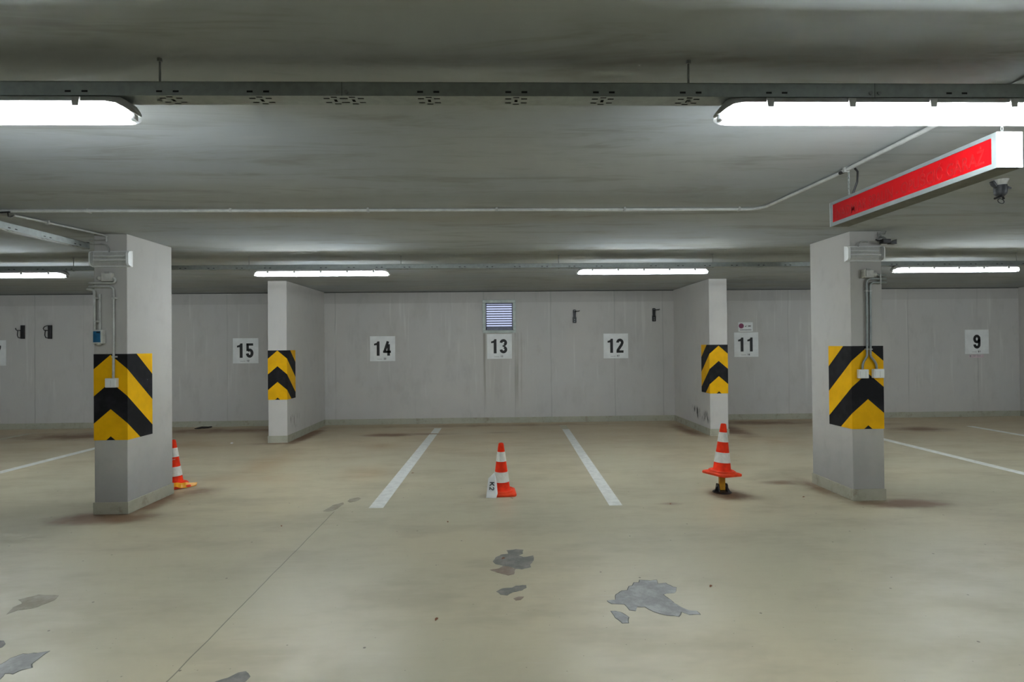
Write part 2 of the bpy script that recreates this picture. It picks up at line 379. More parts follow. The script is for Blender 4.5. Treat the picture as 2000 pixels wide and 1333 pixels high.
# painted bay lines and worn patches belong to the floor
def flat(name, pts, mat, label=None, z=.0012, parent=fl):
    o = MB().prism(pts, lambda u, v, d: (u, v, d), 0.0002, z).build(name, mat, parent)
    if label: o['label'] = label
    return o
def rect(x0, x1, y0, y1, sh=0): return [(x0, y0), (x1, y0), (x1 + sh, y1), (x0 + sh, y1)]
flat('parking_line', rect(-1.214, -1.08, 5.085, 9.26, .036), 'paint_white', 'white painted bay line between bays 14 and 13')
flat('parking_line', rect(-1.17, -1.04, 9.36, 9.95), 'paint_white', 'short paler end of the bay line nearest the wall')
flat('parking_line', rect(1.021, 1.144, 5.035, 9.62, .105), 'paint_white', 'white painted bay line between bays 13 and 12')
flat('parking_line', rect(1.126, 1.249, 9.64, 10.1), 'paint_faint', 'faded yellowish end of the bay line by the wall')
flat('parking_line', rect(-6.19, -6.06, 5.05, 8.75, .02), 'paint_white', 'white bay line beyond the left column')
flat('parking_line', rect(5.83, 5.955, 5.05, 9.2, .02), 'paint_white', 'white bay line beyond the right column')
flat('parking_line', rect(8.19, 8.31, 5.05, 9.35, .02), 'paint_white', 'white bay line at the far right edge')
flat('parking_line', rect(-8.47, -8.34, 5.05, 9.95, .02), 'paint_faint', 'faded bay line at the far left edge')
PATCH = [
 ('bare_dark', [(-0.050,3.782),(-0.032,3.849),(0.010,3.903),(0.060,3.915),(0.048,3.979),(0.118,4.000),(0.173,3.983),(0.166,3.910),(0.132,3.878),(0.167,3.848),(0.237,3.873),(0.236,3.790),(0.208,3.725),(0.210,3.674),(0.148,3.639),(0.106,3.649),(0.06,3.69),(0.021,3.704),(-0.032,3.737)]),
 ('bare_brown', [(0.021,3.704),(0.06,3.69),(0.106,3.649),(0.091,3.565),(0.053,3.547),(-0.023,3.598),(-0.069,3.641),(-0.005,3.663)]),
 ('bare_dark', [(-0.025,3.319),(0.017,3.362),(0.073,3.367),(0.098,3.394),(0.162,3.398),(0.163,3.362),(0.135,3.329),(0.079,3.307),(0.043,3.265),(0.001,3.277)]),
 ('bare_brown', [(0.077,3.224),(0.108,3.246),(0.141,3.244),(0.121,3.206),(0.091,3.198)]),
 ('bare_grey', [(0.625,3.173),(0.676,3.180),(0.695,3.245),(0.743,3.293),(0.776,3.298),(0.798,3.350),(0.822,3.360),(0.843,3.402),(0.873,3.401),(0.887,3.437),(0.949,3.423),(0.992,3.432),(0.984,3.377),(1.035,3.386),(1.062,3.330),(1.081,3.319),(1.048,3.251),(1.000,3.247),(0.972,3.232),(0.999,3.149),(1.018,3.092),(1.058,3.039),(1.098,3.029),(1.103,2.988),(1.040,2.988),(1.008,3.021),(0.977,2.971),(0.912,2.988),(0.865,3.025),(0.825,3.089),(0.782,3.091),(0.762,3.044),(0.729,3.055),(0.724,3.094),(0.716,3.125),(0.644,3.134)]),
 ('bare_grey', [(0.622,3.045),(0.654,3.043),(0.688,3.004),(0.703,2.978),(0.686,2.915),(0.656,2.914),(0.631,2.973)]),
 ('bare_tan', [(-2.892,3.346),(-2.859,3.377),(-2.825,3.410),(-2.689,3.393),(-2.666,3.335),(-2.680,3.288),(-2.708,3.233),(-2.779,3.215),(-2.800,3.165),(-2.837,3.248),(-2.826,3.294)]),
 ('bare_grey', [(-2.50,2.60),(-2.383,2.660),(-2.382,2.712),(-2.354,2.750),(-2.293,2.752),(-2.244,2.768),(-2.243,2.706),(-2.238,2.658),(-2.211,2.628),(-2.248,2.613),(-2.258,2.584),(-2.299,2.591),(-2.282,2.546),(-2.42,2.50)]),
 ('bare_dark', [(-2.64,2.87),(-2.581,2.881),(-2.561,2.880),(-2.523,2.847),(-2.513,2.819),(-2.519,2.812),(-2.60,2.80)]),
 ('bare_dark', [(-1.33,2.44),(-1.280,2.488),(-1.241,2.512),(-1.212,2.550),(-1.182,2.560),(-1.142,2.518),(-1.146,2.482),(-1.20,2.40)]),
 ('bare_tan', [(-1.615,5.014),(-1.594,5.099),(-1.577,5.198),(-1.504,5.278),(-1.485,5.235),(-1.498,5.093),(-1.523,5.016),(-1.564,5.000)]),
 ('bare_tan', [(-1.472,5.319),(-1.474,5.393),(-1.400,5.447),(-1.360,5.400),(-1.391,5.314),(-1.444,5.283)])]
def rough_outline(pts, amp):
    out = []
    for i in range(len(pts)):
        a = Vector(pts[i]); b = Vector(pts[(i + 1) % len(pts)]); n = Vector((-(b - a).y, (b - a).x)); L = (b - a).length
        out.append(tuple(a)); k = max(1, int(L / .02))
        for q in range(1, k): out.append(tuple(a.lerp(b, q / k) + n.normalized() * random.uniform(-amp, amp)))
    return out
for m_, pts in PATCH:
    ro = rough_outline(pts, .004); cx = sum(p[0] for p in ro) / len(ro); cy = sum(p[1] for p in ro) / len(ro)
    if m_ == 'bare_grey': flat('worn_patch', [(cx + (x - cx) * 1.0 + (.004 if x > cx else -.004), cy + (y - cy) * 1.0 + (.005 if y > cy else -.004)) for x, y in ro], 'edge_dark', z=.0008)
    flat('worn_patch', ro, m_, z=.0013)

# ------------------------------------------------------------------ columns and wing walls
def column(name, label, cat, x0, x1, y0, y1, mat, skirt=.11):
    t = thing(name, label, cat, ((x0 + x1) / 2, (y0 + y1) / 2, 0)); w2, d2 = (x1 - x0) / 2, (y1 - y0) / 2
    MB().box(-w2, w2, -d2, d2, 0, H, .006).build('shaft', mat, t)
    b = MB(); e = .009
    if y1 >= D - .01: b.box(-w2 - e, w2 + e, -d2 - e, d2 - .001, 0, skirt)
    else: b.box(-w2 - e, w2 + e, -d2 - e, d2 + e, 0, skirt, .004)
    b.build('base_skirt', 'skirt', t); return t
LC = (-3.670, -3.374, 5.035, 5.714); RC = (3.341, 3.643, 5.0526, 5.709)
column('concrete_column', 'grey concrete column with gas detector on its front, left of the cones', 'column', *LC, 'column')
column('concrete_column', 'grey concrete column with two white switch boxes, right of the cones', 'column', *RC, 'column')
column('wing_wall', 'short concrete wing wall between bays 15 and 14', 'wing wall', PL[0], PL[1], PL[2], D, 'pier')
column('wing_wall', 'short concrete wing wall between bays 12 and 11', 'wing wall', PR[0], PR[1], PR[2], D, 'pier')
column('wing_wall', 'sliver of a wing wall at the right edge beyond bay 9', 'wing wall', 10.34, 10.64, 8.7, D, 'pier')

# hazard panels folded round three faces ---------------------------------
def hazard(label, x0, x1, y0, z0, z1):
    t = thing('hazard_panel', label, 'hazard panel', ((x0 + x1) / 2, y0, z0)); w2 = (x1 - x0) / 2; sd = .352; th = .003
    prof = [(-w2 - th, sd), (-w2 - th, -th), (w2 + th, -th), (w2 + th, sd)]; us = [-(w2 + sd), -w2, w2, w2 + sd]
    inner = [(-w2 - .0005, sd), (-w2 - .0005, -.0005), (w2 + .0005, -.0005), (w2 + .0005, sd)]
    hgt = z1 - z0
    vs = [(x, y, z) for z in (0, hgt) for (x, y) in prof] + [(x, y, z) for z in (0, hgt) for (x, y) in inner]
    fs = [(0, 1, 5, 4), (1, 2, 6, 5), (2, 3, 7, 6), (9, 8, 12, 13), (10, 9, 13, 14), (11, 10, 14, 15), (0, 8, 9, 1), (1, 9, 10, 2), (2, 10, 11, 3), (4, 5, 13, 12), (5, 6, 14, 13), (6, 7, 15, 14), (0, 4, 12, 8), (3, 11, 15, 7)]
    me = bpy.data.meshes.new('folded_sheet'); me.from_pydata(vs, [], fs); me.materials.append(MATS['hazard'])
    ul = me.uv_layers.new(name='UVMap'); uvv = [(us[i % 4], vs[i][2]) for i in range(16)]
    for lp in me.loops: ul.data[lp.index].uv = uvv[lp.vertex_index]
    o = bpy.data.objects.new('folded_sheet', me); COL.objects.link(o); o.parent = t; return t
hazard('large yellow and black chevron panel round the left column', LC[0], LC[1], LC[2], .672, 1.455)
hazard('large yellow and black chevron panel behind two switch boxes on the right column', RC[0], RC[1], RC[2], .676, 1.461)
hazard('yellow and black chevron panel folded round the left wing wall', PL[0], PL[1], PL[2], .676, 1.454)
hazard('yellow and black chevron panel folded round the right wing wall', PR[0], PR[1], PR[2], .684, 1.477)

# ------------------------------------------------------------------ cable trays
SLOT_U, TW = .029, .075
def tray(label, length, groups, joints, hangers, loc, rotz=0, zr=.155):
    """channel along local x: front sheet at y=0, bottom at z=0, both slotted"""
    t = thing('cable_tray', label, 'cable tray', loc, (0, 0, rotz)); L0, L1 = length; hgt = .050
    sf, sb = [], []
    for c in groups:
        for s_ in (-1, 1):
            u = c + s_ * SLOT_U; sf.append((u - .0105, u + .0105, .0115, .0185)); sb += [(u - .011, u + .011, .0175, .0255), (u - .011, u + .011, .0495, .0575)]
        sb += [(c - .011, c + .011, .0065, .0145), (c - .011, c + .011, .0605, .0685), (c - .0055, c + .0055, .0275, .0475)]
    m = MB(); sheet(m, L0, L1, 0, hgt, sf, lambda u, v: (u, 0, v)); m.build('side_flange', 'galv', t, fix=False)
    m = MB(); sheet(m, L0, L1, 0, hgt, sf, lambda u, v: (u, TW, v)); m.box(L0, L1, TW - .004, TW, hgt - .002, hgt); m.box(L0, L1, 0, .004, hgt - .002, hgt); m.build('rear_flange', 'galv', t, fix=False)
    m = MB(); sheet(m, L0, L1, 0, TW, sb, lambda u, v: (u, v, 0)); m.build('perforated_base', 'galv', t, fix=False)
    for cy_ in (.0145, .0375, .0605): MB().tube([(L0 + .02, cy_, .0155), (L1 - .02, cy_, .0155)], .0125, 10).build('cable', 'black', t)  # unseen black cables, added to fill the tray so its slots look dark
    for j in joints:
        p = MB().box(j - .09, j + .09, .0005, .0025, .004, .046).build('joint_plate', 'galv', t)
        for s_ in (-.016, .016): MB().tube([(j + s_, .001, .014), (j + s_, -.004, .014)], .007, 10).build('bolt', 'galv_dull', t)
        MB().box(j - .0006, j + .0006, -.0006, .0004, 0, hgt).build('seam', 'black', t)
    for h_ in hangers:
        r = MB().tube([(h_, TW / 2, .002), (h_, TW / 2, zr)], .004, 8).build('hanger_rod', 'galv_dull', t)
        MB().tube([(h_, TW / 2, -.006), (h_, TW / 2, 0)], .0085, 6).build('nut', 'galv_dull', r); MB().tube([(h_, TW / 2, zr - .012), (h_, TW / 2, zr)], .009, 6).build('ceiling_nut', 'galv_dull', r)
    return t
gN = [-.847 - .3175 * k for k in range(1, 16)][::-1] + [-.847, -.582, -.517, -.242] + [.075 + .3175 * k for k in range(0, 4)] + [1.36, 1.425] + [1.70 + .3175 * k for k in range(14)]
tray('large near cable tray crossing the ceiling above the two big lamps', (-5.6, 5.9), gN, (-.550, 1.392), (-3.14, -1.213, .716, 2.65), (0, 1.952, 2.399), 0, H - 2.399)
gF = [-7.4 + .318 * k for k in range(int(15.6 / .318))]
tray('distant cable tray crossing behind both columns above the row of far lamps', (-8.2, 8.2), gF, (-2.26, 1.45), (-6.7, -4.832, -2.855, -1.115, .717, 2.536, 4.4, 6.2), (0, 6.282, 2.397), 0, H - 2.397)
tray('cable tray running front to back into the left column', (.02, 2.93), [.25 + .318 * k for k in range(9)], (), (1.45,), (-3.66, 2.04, 2.404), PI / 2, H - 2.404)
MB().box(-.01, .006, -.03, .03, 0, .06).build('end_bracket', 'black', [o for o in COL.objects if o.name.startswith('cable_tray')][-1]).location = (2.945, .045, 0)

# ------------------------------------------------------------------ fluorescent battens
def batten():
    t = thing('fluorescent_lamp', '', 'lamp'); L = 1.56; h2 = L / 2
    # stations from the tip inwards: (distance from end, rim half width, rim z, top half width, top z)
    st = [(0.0, .010, -.056, .010, -.050), (.012, .026, -.053, .020, -.034), (.030, .042, -.042, .028, -.012), (.050, .054, -.032, .032, -.001), (.085, .060, -.028, .034, 0.0)]
    def ring_h(x, rw, rz, tw, tz): return [(x, -rw, rz), (x, -tw - (rw - tw) * .45, tz + (rz - tz) * .45), (x, -tw, tz), (x, tw, tz), (x, tw + (rw - tw) * .45, tz + (rz - tz) * .45), (x, rw, rz)]
    def ring_l(x, rw, rz):
        dz = -.076 - rz; k = [(1, 0), (.97, .35), (.86, .78), (.62, .97), (.3, 1.0), (0, 1.0)]
        return [(x, -rw * a, rz + dz * b) for a, b in k] + [(x, rw * a, rz + dz * b) for a, b in k[::-1][1:]]
    xs = [(-h2 + s_[0],) + s_[1:] for s_ in st] + [(h2 - s_[0],) + s_[1:] for s_ in st[::-1]]
    MB().loft([ring_h(*s_) for s_ in xs], True).build('housing', 'housing', t, smooth=True)
    MB().loft([ring_l(s_[0], s_[1] * .995, s_[2] - .0008) for s_ in xs], False, False).build('lens', 'lens', t, smooth=True)
    MB().box(-h2 + .09, h2 - .09, -.054, .054, -.0275, -.026).box(-h2 + .09, h2 - .09, -.018, .018, -.034, -.0275).build('reflector', 'white', t)
    MB().tube([(-.748, 0, -.056), (.748, 0, -.056)], .013, 14).build('tube', 'tube', t, smooth=True)
    for s_ in (-1, 1):
        e = MB().box(s_ * .757 - .008, s_ * .757 + .008, -.015, .015, -.072, -.034, .003).build('lamp_holder', 'grey_plastic', t)
    me = None
    for s_ in (-1, 1):
        for k in range(5):
            x = -.60 + .30 * k
            if me is None:
                o = MB().prism([(-.014, -.016), (.014, -.016), (.011, -.047), (-.011, -.047)], lambda u, v, d: (u, d, v), -.0665, -.0595).build('clip', 'housing', t); me = o.data
            else:
                o = bpy.data.objects.new('clip', me); COL.objects.link(o); o.parent = t
            o.location.x = x; o.rotation_euler.z = 0 if s_ < 0 else PI
    return t
LB = [(-2.066, 1.992, 2.399, 'large lit fluorescent lamp cut by the left edge, under the near tray'),
      (1.592, 1.992, 2.399, 'large lit fluorescent lamp above the red sign, under the near tray'),
      (-2.018, 6.322, 2.397, 'far lit fluorescent lamp above the left wing wall'),
      (1.704, 6.322, 2.397, 'far lit fluorescent lamp above bay 12, left of the right wing wall'),
      (-5.665, 6.322, 2.397, 'far lit fluorescent lamp at the left edge, left of the left column'),
      (5.445, 6.322, 2.397, 'far lit fluorescent lamp right of the right column'),
      (5.26, 1.992, 2.399, 'near row fluorescent lamp outside the frame to the right'), (-9.3, 6.322, 2.397, 'far row fluorescent lamp outside the frame to the left'), (9.15, 6.322, 2.397, 'far row fluorescent lamp outside the frame to the right')]
proto = batten()
for i, (x, y, z, lb) in enumerate(LB):
    o = proto if i == 0 else copy_tree(proto)
    o.location = (x, y, z); o['label'] = lb; o['group'] = 'fluorescent lamps under the trays'

# ------------------------------------------------------------------ conduits on the ceiling
def conduit(label, pts, r=.011, clips=(), mat='conduit', cat='conduit'):
    t = thing('conduit', label, cat); MB().tube(pts, r, 10).build('pipe', mat, t, smooth=True)
    for c, ax in clips:
        x, y, z = c
        if ax == 'x': MB().box(x - .008, x + .008, y - .016, y + .016, z - .015, H).build('clip', 'grey_plastic', t)
        else: MB().box(x - .016, x + .016, y - .008, y + .008, z - .015, H).build('clip', 'grey_plastic', t)
    return t
zc = H - .016
conduit('long pale conduit crossing the ceiling and turning towards the near lamp', [(-6, 4.10, zc), (-2.4, 4.135, zc), (1.93, 4.14, zc), (1.98, 4.13, zc), (2.02, 4.10, zc), (2.045, 4.05, zc), (2.10, 3.3, zc), (2.10, 1.0, zc), (2.10, -1.5, zc)], .0115,
        [((x, 4.137, zc), 'x') for x in (-3.05, -2.0, -.974, 0.0, .981, 1.87)] + [((2.10, 3.2, zc), 'y'), ((2.10, 2.5, zc), 'y')])
conduit('thin conduit running along the ceiling to the lamp on the left column', [(-3.70, 4.25, zc), (-3.56, 4.99, zc), (-3.545, 5.02, zc - .01), (-3.545, 5.022, zc - .06)], .0085, [((-3.65, 4.5, zc), 'y')])
# loose ends of black cable where the conduits meet
for lb, pts, r_ in (('thin black cable dropping from the long ceiling conduit at upper left', [(-3.62, 4.11, zc - .012), (-3.66, 4.16, zc - .03), (-3.70, 4.22, zc - .022), (-3.71, 4.26, zc - .004)], .005),
                    ('black cable bridging a break in the long ceiling conduit at upper left', [(-3.9, 4.1, zc - .012), (-3.78, 4.09, zc - .026), (-3.70, 4.1, zc - .018), (-3.60, 4.105, zc - .012)], .006)):
    tag(MB().tube(pts, r_, 6).build('cable_end', 'black', smooth=True), lb, 'cable')

# ------------------------------------------------------------------ emergency lamps on the columns
def emergency(label, x, y, z, flip):
    t = thing('emergency_lamp', label, 'lamp', (x, y, z)); wl, hl, dl = .176, .073, .062
    MB().box(-wl, wl, -.022, 0, -hl, hl, .004).build('back_box', 'white', t)
    m = MB(); P = [(-.020, -hl + .004), (-.052, -hl + .012), (-.062, -hl + .03), (-.062, hl - .03), (-.052, hl - .012), (-.020, hl - .004)]
    m.loft([[(-wl + .012, a, b) for a, b in P], [(wl - .012, a, b) for a, b in P]], True, False).build('clear_cover', 'clear', t)
    for s_ in (-1, 1):
        cw = .022 if s_ == flip else .010
        xc = s_ * (wl - cw / 2); MB().prism([(a * 1.04, b * 1.02) for a, b in P], lambda u, v, d: (d, u, v), xc - cw / 2, xc + cw / 2).build('end_cap', 'plate_white', t)
    MB().tube([(-wl + .03, -.048, .022), (wl - .05, -.048, .022)], .009, 10).build('tube', 'white', t, smooth=True)
    MB().tube([(-wl + .03, -.048, -.014), (wl - .03, -.048, -.014)], .009, 10).build('tube', 'white', t, smooth=True)
    MB().box(-wl + .02, wl - .02, -.026, -.0225, -hl + .014, hl - .014).build('reflector', 'offwhite', t)
    MB().tube([(.07, -.045, .026), (.07, -.050, .026)], .006, 10).build('indicator', 'ink_grey', t)
    return t
emergency('unlit rectangular emergency lamp at the top of the left column', -3.494, LC[2] - .001, 2.318, 1)
emergency('unlit rectangular emergency lamp at the top of the right column', 3.458, RC[2] - .001, 2.333, -1)
def bend(pts_list): return [p for seg in pts_list for p in seg]
yc = LC[2] - .022
def wallclip(par, x, y, z, wx=.022): MB().box(x - .012, x + wx, y - .012, LC[2] if x < 0 else RC[2], z - .007, z + .007).build('clip', 'conduit', par)
tag(MB().tube([(-3.70, 5.06, 2.49), (-3.70, 5.02, 2.49), (-3.68, 5.012, 2.49), (-3.56, 5.012, 2.492)], .006, 8).build('lamp_cable', 'grey_plastic', smooth=True), 'short grey cable across the top of the left column', 'cable')
tag(MB().tube([(-3.69, 5.04, 2.455), (-3.685, 5.014, 2.455), (-3.58, 5.012, 2.455), (-3.545, 5.012, 2.445), (-3.525, 5.012, 2.42), (-3.515, 5.012, 2.38)], .006, 8).build('lamp_cable', 'grey_plastic', smooth=True), 'grey cable looping down into the left column emergency lamp', 'cable')
tag(MB().tube([(3.405, 5.03, 2.40), (3.41, 5.03, 2.425), (3.43, 5.03, 2.445), (3.47, 5.03, 2.45), (3.50, 5.03, 2.445)], .006, 8).build('lamp_cable', 'grey_plastic', smooth=True), 'grey cable arching over the right column emergency lamp', 'cable')

# conduit groups on the left column
t = thing('conduit', 'pale conduit bending round the left column into the junction box', 'conduit')
MB().tube([(-3.70, 5.25, 2.10), (-3.70, 5.04, 2.10), (-3.697, 5.018, 2.10), (-3.68, yc, 2.10)] + [(-3.50, yc, 2.10)] + arc((-3.487, yc, 2.124), .024, -90, 60, 6) + [(-3.495, yc, 2.150)], .0105, 10).build('pipe', 'conduit', t, smooth=True); wallclip(t, -3.60, yc, 2.10)
t = thing('conduit', 'pale conduit running down the left column to the white switch box', 'conduit')
MB().tube([(-3.70, 5.25, 2.068), (-3.70, 5.04, 2.068), (-3.697, 5.018, 2.068), (-3.68, yc, 2.068), (-3.52, yc, 2.068)] + arc((-3.518, yc, 2.030), .038, 90, 0, 6) + [(-3.480, yc, 1.6), (-3.483, yc, 1.232)], .0105, 10).build('pipe', 'conduit', t, smooth=True)
for z in (1.96, 1.43): wallclip(t, -3.481, yc, z)
t = thing('conduit', 'short pale conduit running down to the gas detector on the left column', 'conduit')
MB().tube([(-3.70, 5.25, 2.042), (-3.70, 5.02, 2.042), (-3.69, 4.985, 2.042), (-3.665, 4.982, 2.040)] + arc((-3.657, 4.982, 2.008), .030, 80, 0, 6) + [(-3.627, 4.982, 1.66)], .0105, 10).build('pipe', 'conduit', t, smooth=True)
MB().tube([(-3.605, 5.018, 2.0), (-3.605, 5.018, 1.66)], .010, 8).build('pipe', 'conduit', t, smooth=True)
for z in (1.96, 1.75): wallclip(t, -3.624, 4.985, z)
def jbox(label, x, y, z, flip):
    t = thing('junction_box', label, 'junction box', (x, y, z))
    MB().box(-.045, .045, -.055, 0, -.042, .036, .008).build('body', 'offwhite', t)
    MB().box(-.034, .034, -.061, -.055, -.030, .026, .002).build('lid', 'offwhite', t)
    MB().tube([(flip * .045, -.03, -.010), (flip * .075, -.03, -.012), (flip * .078, -.03, -.012)], [.022, .022, .018], 12).build('cable_gland', 'offwhite', t, smooth=True)
    MB().tube([(flip * .078, -.03, -.012), (flip * .094, -.03, -.012)], .011, 12).build('gland_nut', 'grey_plastic', t, smooth=True)
    MB().box(-.012 * flip - .018, -.012 * flip + .018, -.062, -.055, .028, .044).build('hinge', 'grey_plastic', t); return t
jbox('grey junction box below the emergency lamp on the left column', -3.525, LC[2] - .001, 2.155, -1)
jbox('grey junction box below the emergency lamp on the right column', 3.488, RC[2] - .001, 2.145, 1)
t = thing('gas_detector', 'white gas detector with blue label on the left column', 'detector', (-3.598, LC[2] - .001, 1.55))
MB().box(-.042, .042, -.062, -.012, 0, .125, .006).build('body', 'offwhite', t)
MB().box(-.022, .03, -.014, 0, .01, .11).build('mounting_plate', 'grey_plastic', t)
MB().box(-.034, .030, -.0635, -.0622, .012, .112).build('label', 'blue_label', t)
MB().box(-.005, .026, -.0642, -.0634, .096, .106).build('label_print', 'ink', t)
MB().lathe([(.022, 0), (.020, -.010), (.012, -.016)], 14, (-.002, -.036, 0)).build('sensor_head', 'offwhite', t, smooth=True)
def switch(label, x, y, z, wd, lid):
    t = thing('switch_box', label, 'switch', (x, y, z)); h_ = .084
    MB().box(-wd / 2, wd / 2, -.038, 0, -h_ / 2, h_ / 2, .005).build('body', 'plate_white', t)
    MB().box(-wd / 2 + .008, wd / 2 - .008, -.043, -.037, -h_ / 2 + .008, h_ / 2 - .014, .002).build('rocker', 'plate_white', t)
    MB().box(lid - .001, lid + .001, -.0436, -.0428, -h_ / 2 + .01, h_ / 2 - .016).build('seam', 'ink_grey', t)
switch('white switch box on the left column chevron panel', -3.497, LC[2] - .004, 1.194, .10, .006)
switch('left of two white switch boxes on the right column chevron panel', 3.433, RC[2] - .004, 1.199, .092, .012)
switch('right of two white switch boxes on the right column chevron panel', 3.578, RC[2] - .004, 1.201, .10, .004)
yr = RC[2] - .020
def rclip(par, x, z): MB().box(x - .013, x + .013, yr - .012, RC[2], z - .006, z + .006).build('clip', 'conduit', par)
t = thing('conduit', 'left of two conduits running down the right column', 'conduit')
MB().tube([(3.675, 5.3, 2.094), (3.675, 5.06, 2.094), (3.67, 5.04, 2.094), (3.655, yr, 2.094), (3.52, yr, 2.094)] + arc((3.520, yr, 2.056), .038, 90, 180, 6) + [(3.482, yr, 1.7), (3.478, yr, 1.38), (3.474, yr, 1.36), (3.445, yr, 1.315), (3.434, yr, 1.285), (3.432, yr, 1.235)], .0105, 10).build('pipe', 'galv', t, smooth=True); rclip(t, 3.478, 1.43); rclip(t, 3.482, 1.98)
t = thing('conduit', 'right of two conduits running down the right column', 'conduit')
MB().tube([(3.675, 5.3, 2.06), (3.675, 5.06, 2.06), (3.67, 5.04, 2.06), (3.655, yr, 2.06), (3.55, yr, 2.06)] + arc((3.550, yr, 2.026), .034, 90, 180, 6) + [(3.516, yr, 1.7), (3.510, yr, 1.38), (3.514, yr, 1.36), (3.55, yr, 1.315), (3.565, yr, 1.285), (3.568, yr, 1.235)], .0105, 10).build('pipe', 'galv', t, smooth=True); rclip(t, 3.511, 1.43); rclip(t, 3.516, 1.98)
t = thing('conduit', 'short conduit stub leaving the junction box on the right column', 'conduit')
MB().tube([(3.675, 5.3, 2.128), (3.675, 5.06, 2.128), (3.67, 5.04, 2.128), (3.655, yr, 2.128), (3.586, yr, 2.130)], .0105, 10).build('pipe', 'galv', t, smooth=True)
MB().box(3.606, 3.616, yr - .013, RC[2], 2.045, 2.142).build('clip', 'conduit', t)

# small black camera on the right column and ceiling detector
t = thing('spot_camera', 'small black spot camera on a bracket at the top of the right column', 'camera', (3.62, RC[2] - .001, 2.44))
MB().box(-.012, .024, -.012, 0, .0, .10).build('bracket', 'grey_plastic', t)
MB().tube([(.005, -.012, .05), (.005, -.05, .04), (.02, -.07, .02)], .010, 8).build('arm', 'galv_dull', t, smooth=True)
MB().box(-.03, .045, -.10, -.045, -.022, .018, .005).build('body', 'black', t)
MB().prism([(.045, -.012), (.065, -.004), (.10, .014), (.10, -.03), (.045, -.026)], lambda u, v, d: (u, d, v), -.10, -.05).build('hood', 'black', t)
MB().tube([(-.03, -.07, .0), (-.06, -.06, .012), (-.065, -.05, .02)], .006, 8).build('cable', 'black', t)
MB().tube([(.0, -.03, .06), (-.02, -.045, .075), (.02, -.05, .07), (.035, -.05, .10)], .005, 8).build('bracket_wire', 'galv_dull', t)
t = thing('ceiling_sensor', 'dark bell-shaped sensor with ring hanging behind the red sign', 'sensor', (3.295, 3.46, H))
MB().lathe([(.045, 0), (.030, -.03), (.026, -.04)], 18).build('mount', 'offwhite', t, smooth=True)
MB().lathe([(.026, -.034), (.036, -.036), (.037, -.075), (.034, -.092), (.024, -.104), (.018, -.108)], 20).build('body', 'dark_grey', t, smooth=True)
MB().tube([(-.03, 0, -.046), (-.055, -.008, -.03), (-.066, -.01, -.012)], [.012, .016, .014], 10).build('cable_gland', 'dark_grey', t, smooth=True)
MB().prism([(.032, -.035), (.066, -.052), (.064, -.060), (.034, -.060)], lambda u, v, d: (u, d, v), -.01, .01).build('fin', 'dark_grey', t)
MB().tube([(.0, -.01, -.108), (-.03, -.015, -.118), (-.058, -.02, -.126)], .007, 8).build('lever', 'black', t)
MB().tube([(.012, 0, -.104), (.022, 0, -.125)], .006, 8).build('stem', 'black', t)
MB().tube([(.002 + .020 * math.cos(a), .006 * math.sin(a), -.138 + .017 * math.sin(a)) for a in [2 * PI * k / 20 for k in range(21)]], .0026, 6, False).build('pull_ring', 'dark_grey', t, smooth=True)

# ------------------------------------------------------------------ lettering
def stroke(mb, pts, wd, f, d0, d1):
    P = [Vector(p) for p in pts]; Lf, Rt = [], []
    for i, p in enumerate(P):
        t1 = (P[i] - P[i - 1]).normalized() if i > 0 else None; t2 = (P[i + 1] - P[i]).normalized() if i < len(P) - 1 else None
        if t1 is None: n = Vector((-t2.y, t2.x)); k = 1
        elif t2 is None: n = Vector((-t1.y, t1.x)); k = 1
        else:
            n = (Vector((-t1.y, t1.x)) + Vector((-t2.y, t2.x))); n = n.normalized() if n.length > 1e-6 else Vector((-t1.y, t1.x)); k = 1 / max(.45, n.dot(Vector((-t1.y, t1.x))))
        Lf.append(p + n * wd / 2 * k); Rt.append(p - n * wd / 2 * k)
    for i in range(len(P) - 1): mb.prism([tuple(Rt[i]), tuple(Rt[i + 1]), tuple(Lf[i + 1]), tuple(Lf[i])], f, d0, d1)
def ea(cx, cy, rx, ry, a0, a1, n=14): return [(cx + rx * math.cos(math.radians(a0 + (a1 - a0) * i / n)), cy + ry * math.sin(math.radians(a0 + (a1 - a0) * i / n))) for i in range(n + 1)]
W_ = .19
def digit(ch):
    """strokes (path, width) in a cell 0.54 wide and 1 high, heavy condensed face"""
    if ch == '1': return ['P', [(.24, 0), (.44, 0), (.44, 1), (.29, 1), (.24, .90), (.06, .84), (.06, .72), (.24, .74)]]
    if ch == '2': return [(ea(.27, .735, .165, .17, 185, -20) + [(.37, .55), (.13, .20), (.12, .10)], W_), ([(.02, .085), (.52, .085)], .17)]
    if ch == '3': return [(ea(.26, .745, .165, .16, 180, -75), W_), (ea(.26, .265, .17, .17, 75, -180), W_), ([(.20, .515), (.34, .515)], .12)]
    if ch == '4': return [([(.36, 1.0), (.12, .28)], .18), ([(.02, .27), (.56, .27)], .16), ([(.40, 0), (.40, .80)], .19)]
    if ch == '5': return [([(.06, .92), (.50, .92)], .16), ([(.12, 1.0), (.12, .47)], .17), (ea(.26, .32, .165, .225, 140, -175), W_)]
    if ch == '6': return [(ea(.27, .31, .17, .215, 0, 360, 20), W_), ([(.10, .31), (.10, .70)], W_), (ea(.27, .70, .17, .205, 180, 0), W_)]
    if ch == '7': return [([(.02, .915), (.52, .915)], .17), ([(.43, .86), (.27, .45), (.22, 0)], .19)]
    if ch == '9': return [(ea(.27, .69, .17, .215, 0, 360, 20), W_), ([(.44, .69), (.44, .30)], W_), (ea(.27, .30, .17, .205, 0, -180), W_)]
    if ch == '0': return [(ea(.27, .5, .17, .405, 0, 360, 24), W_)]
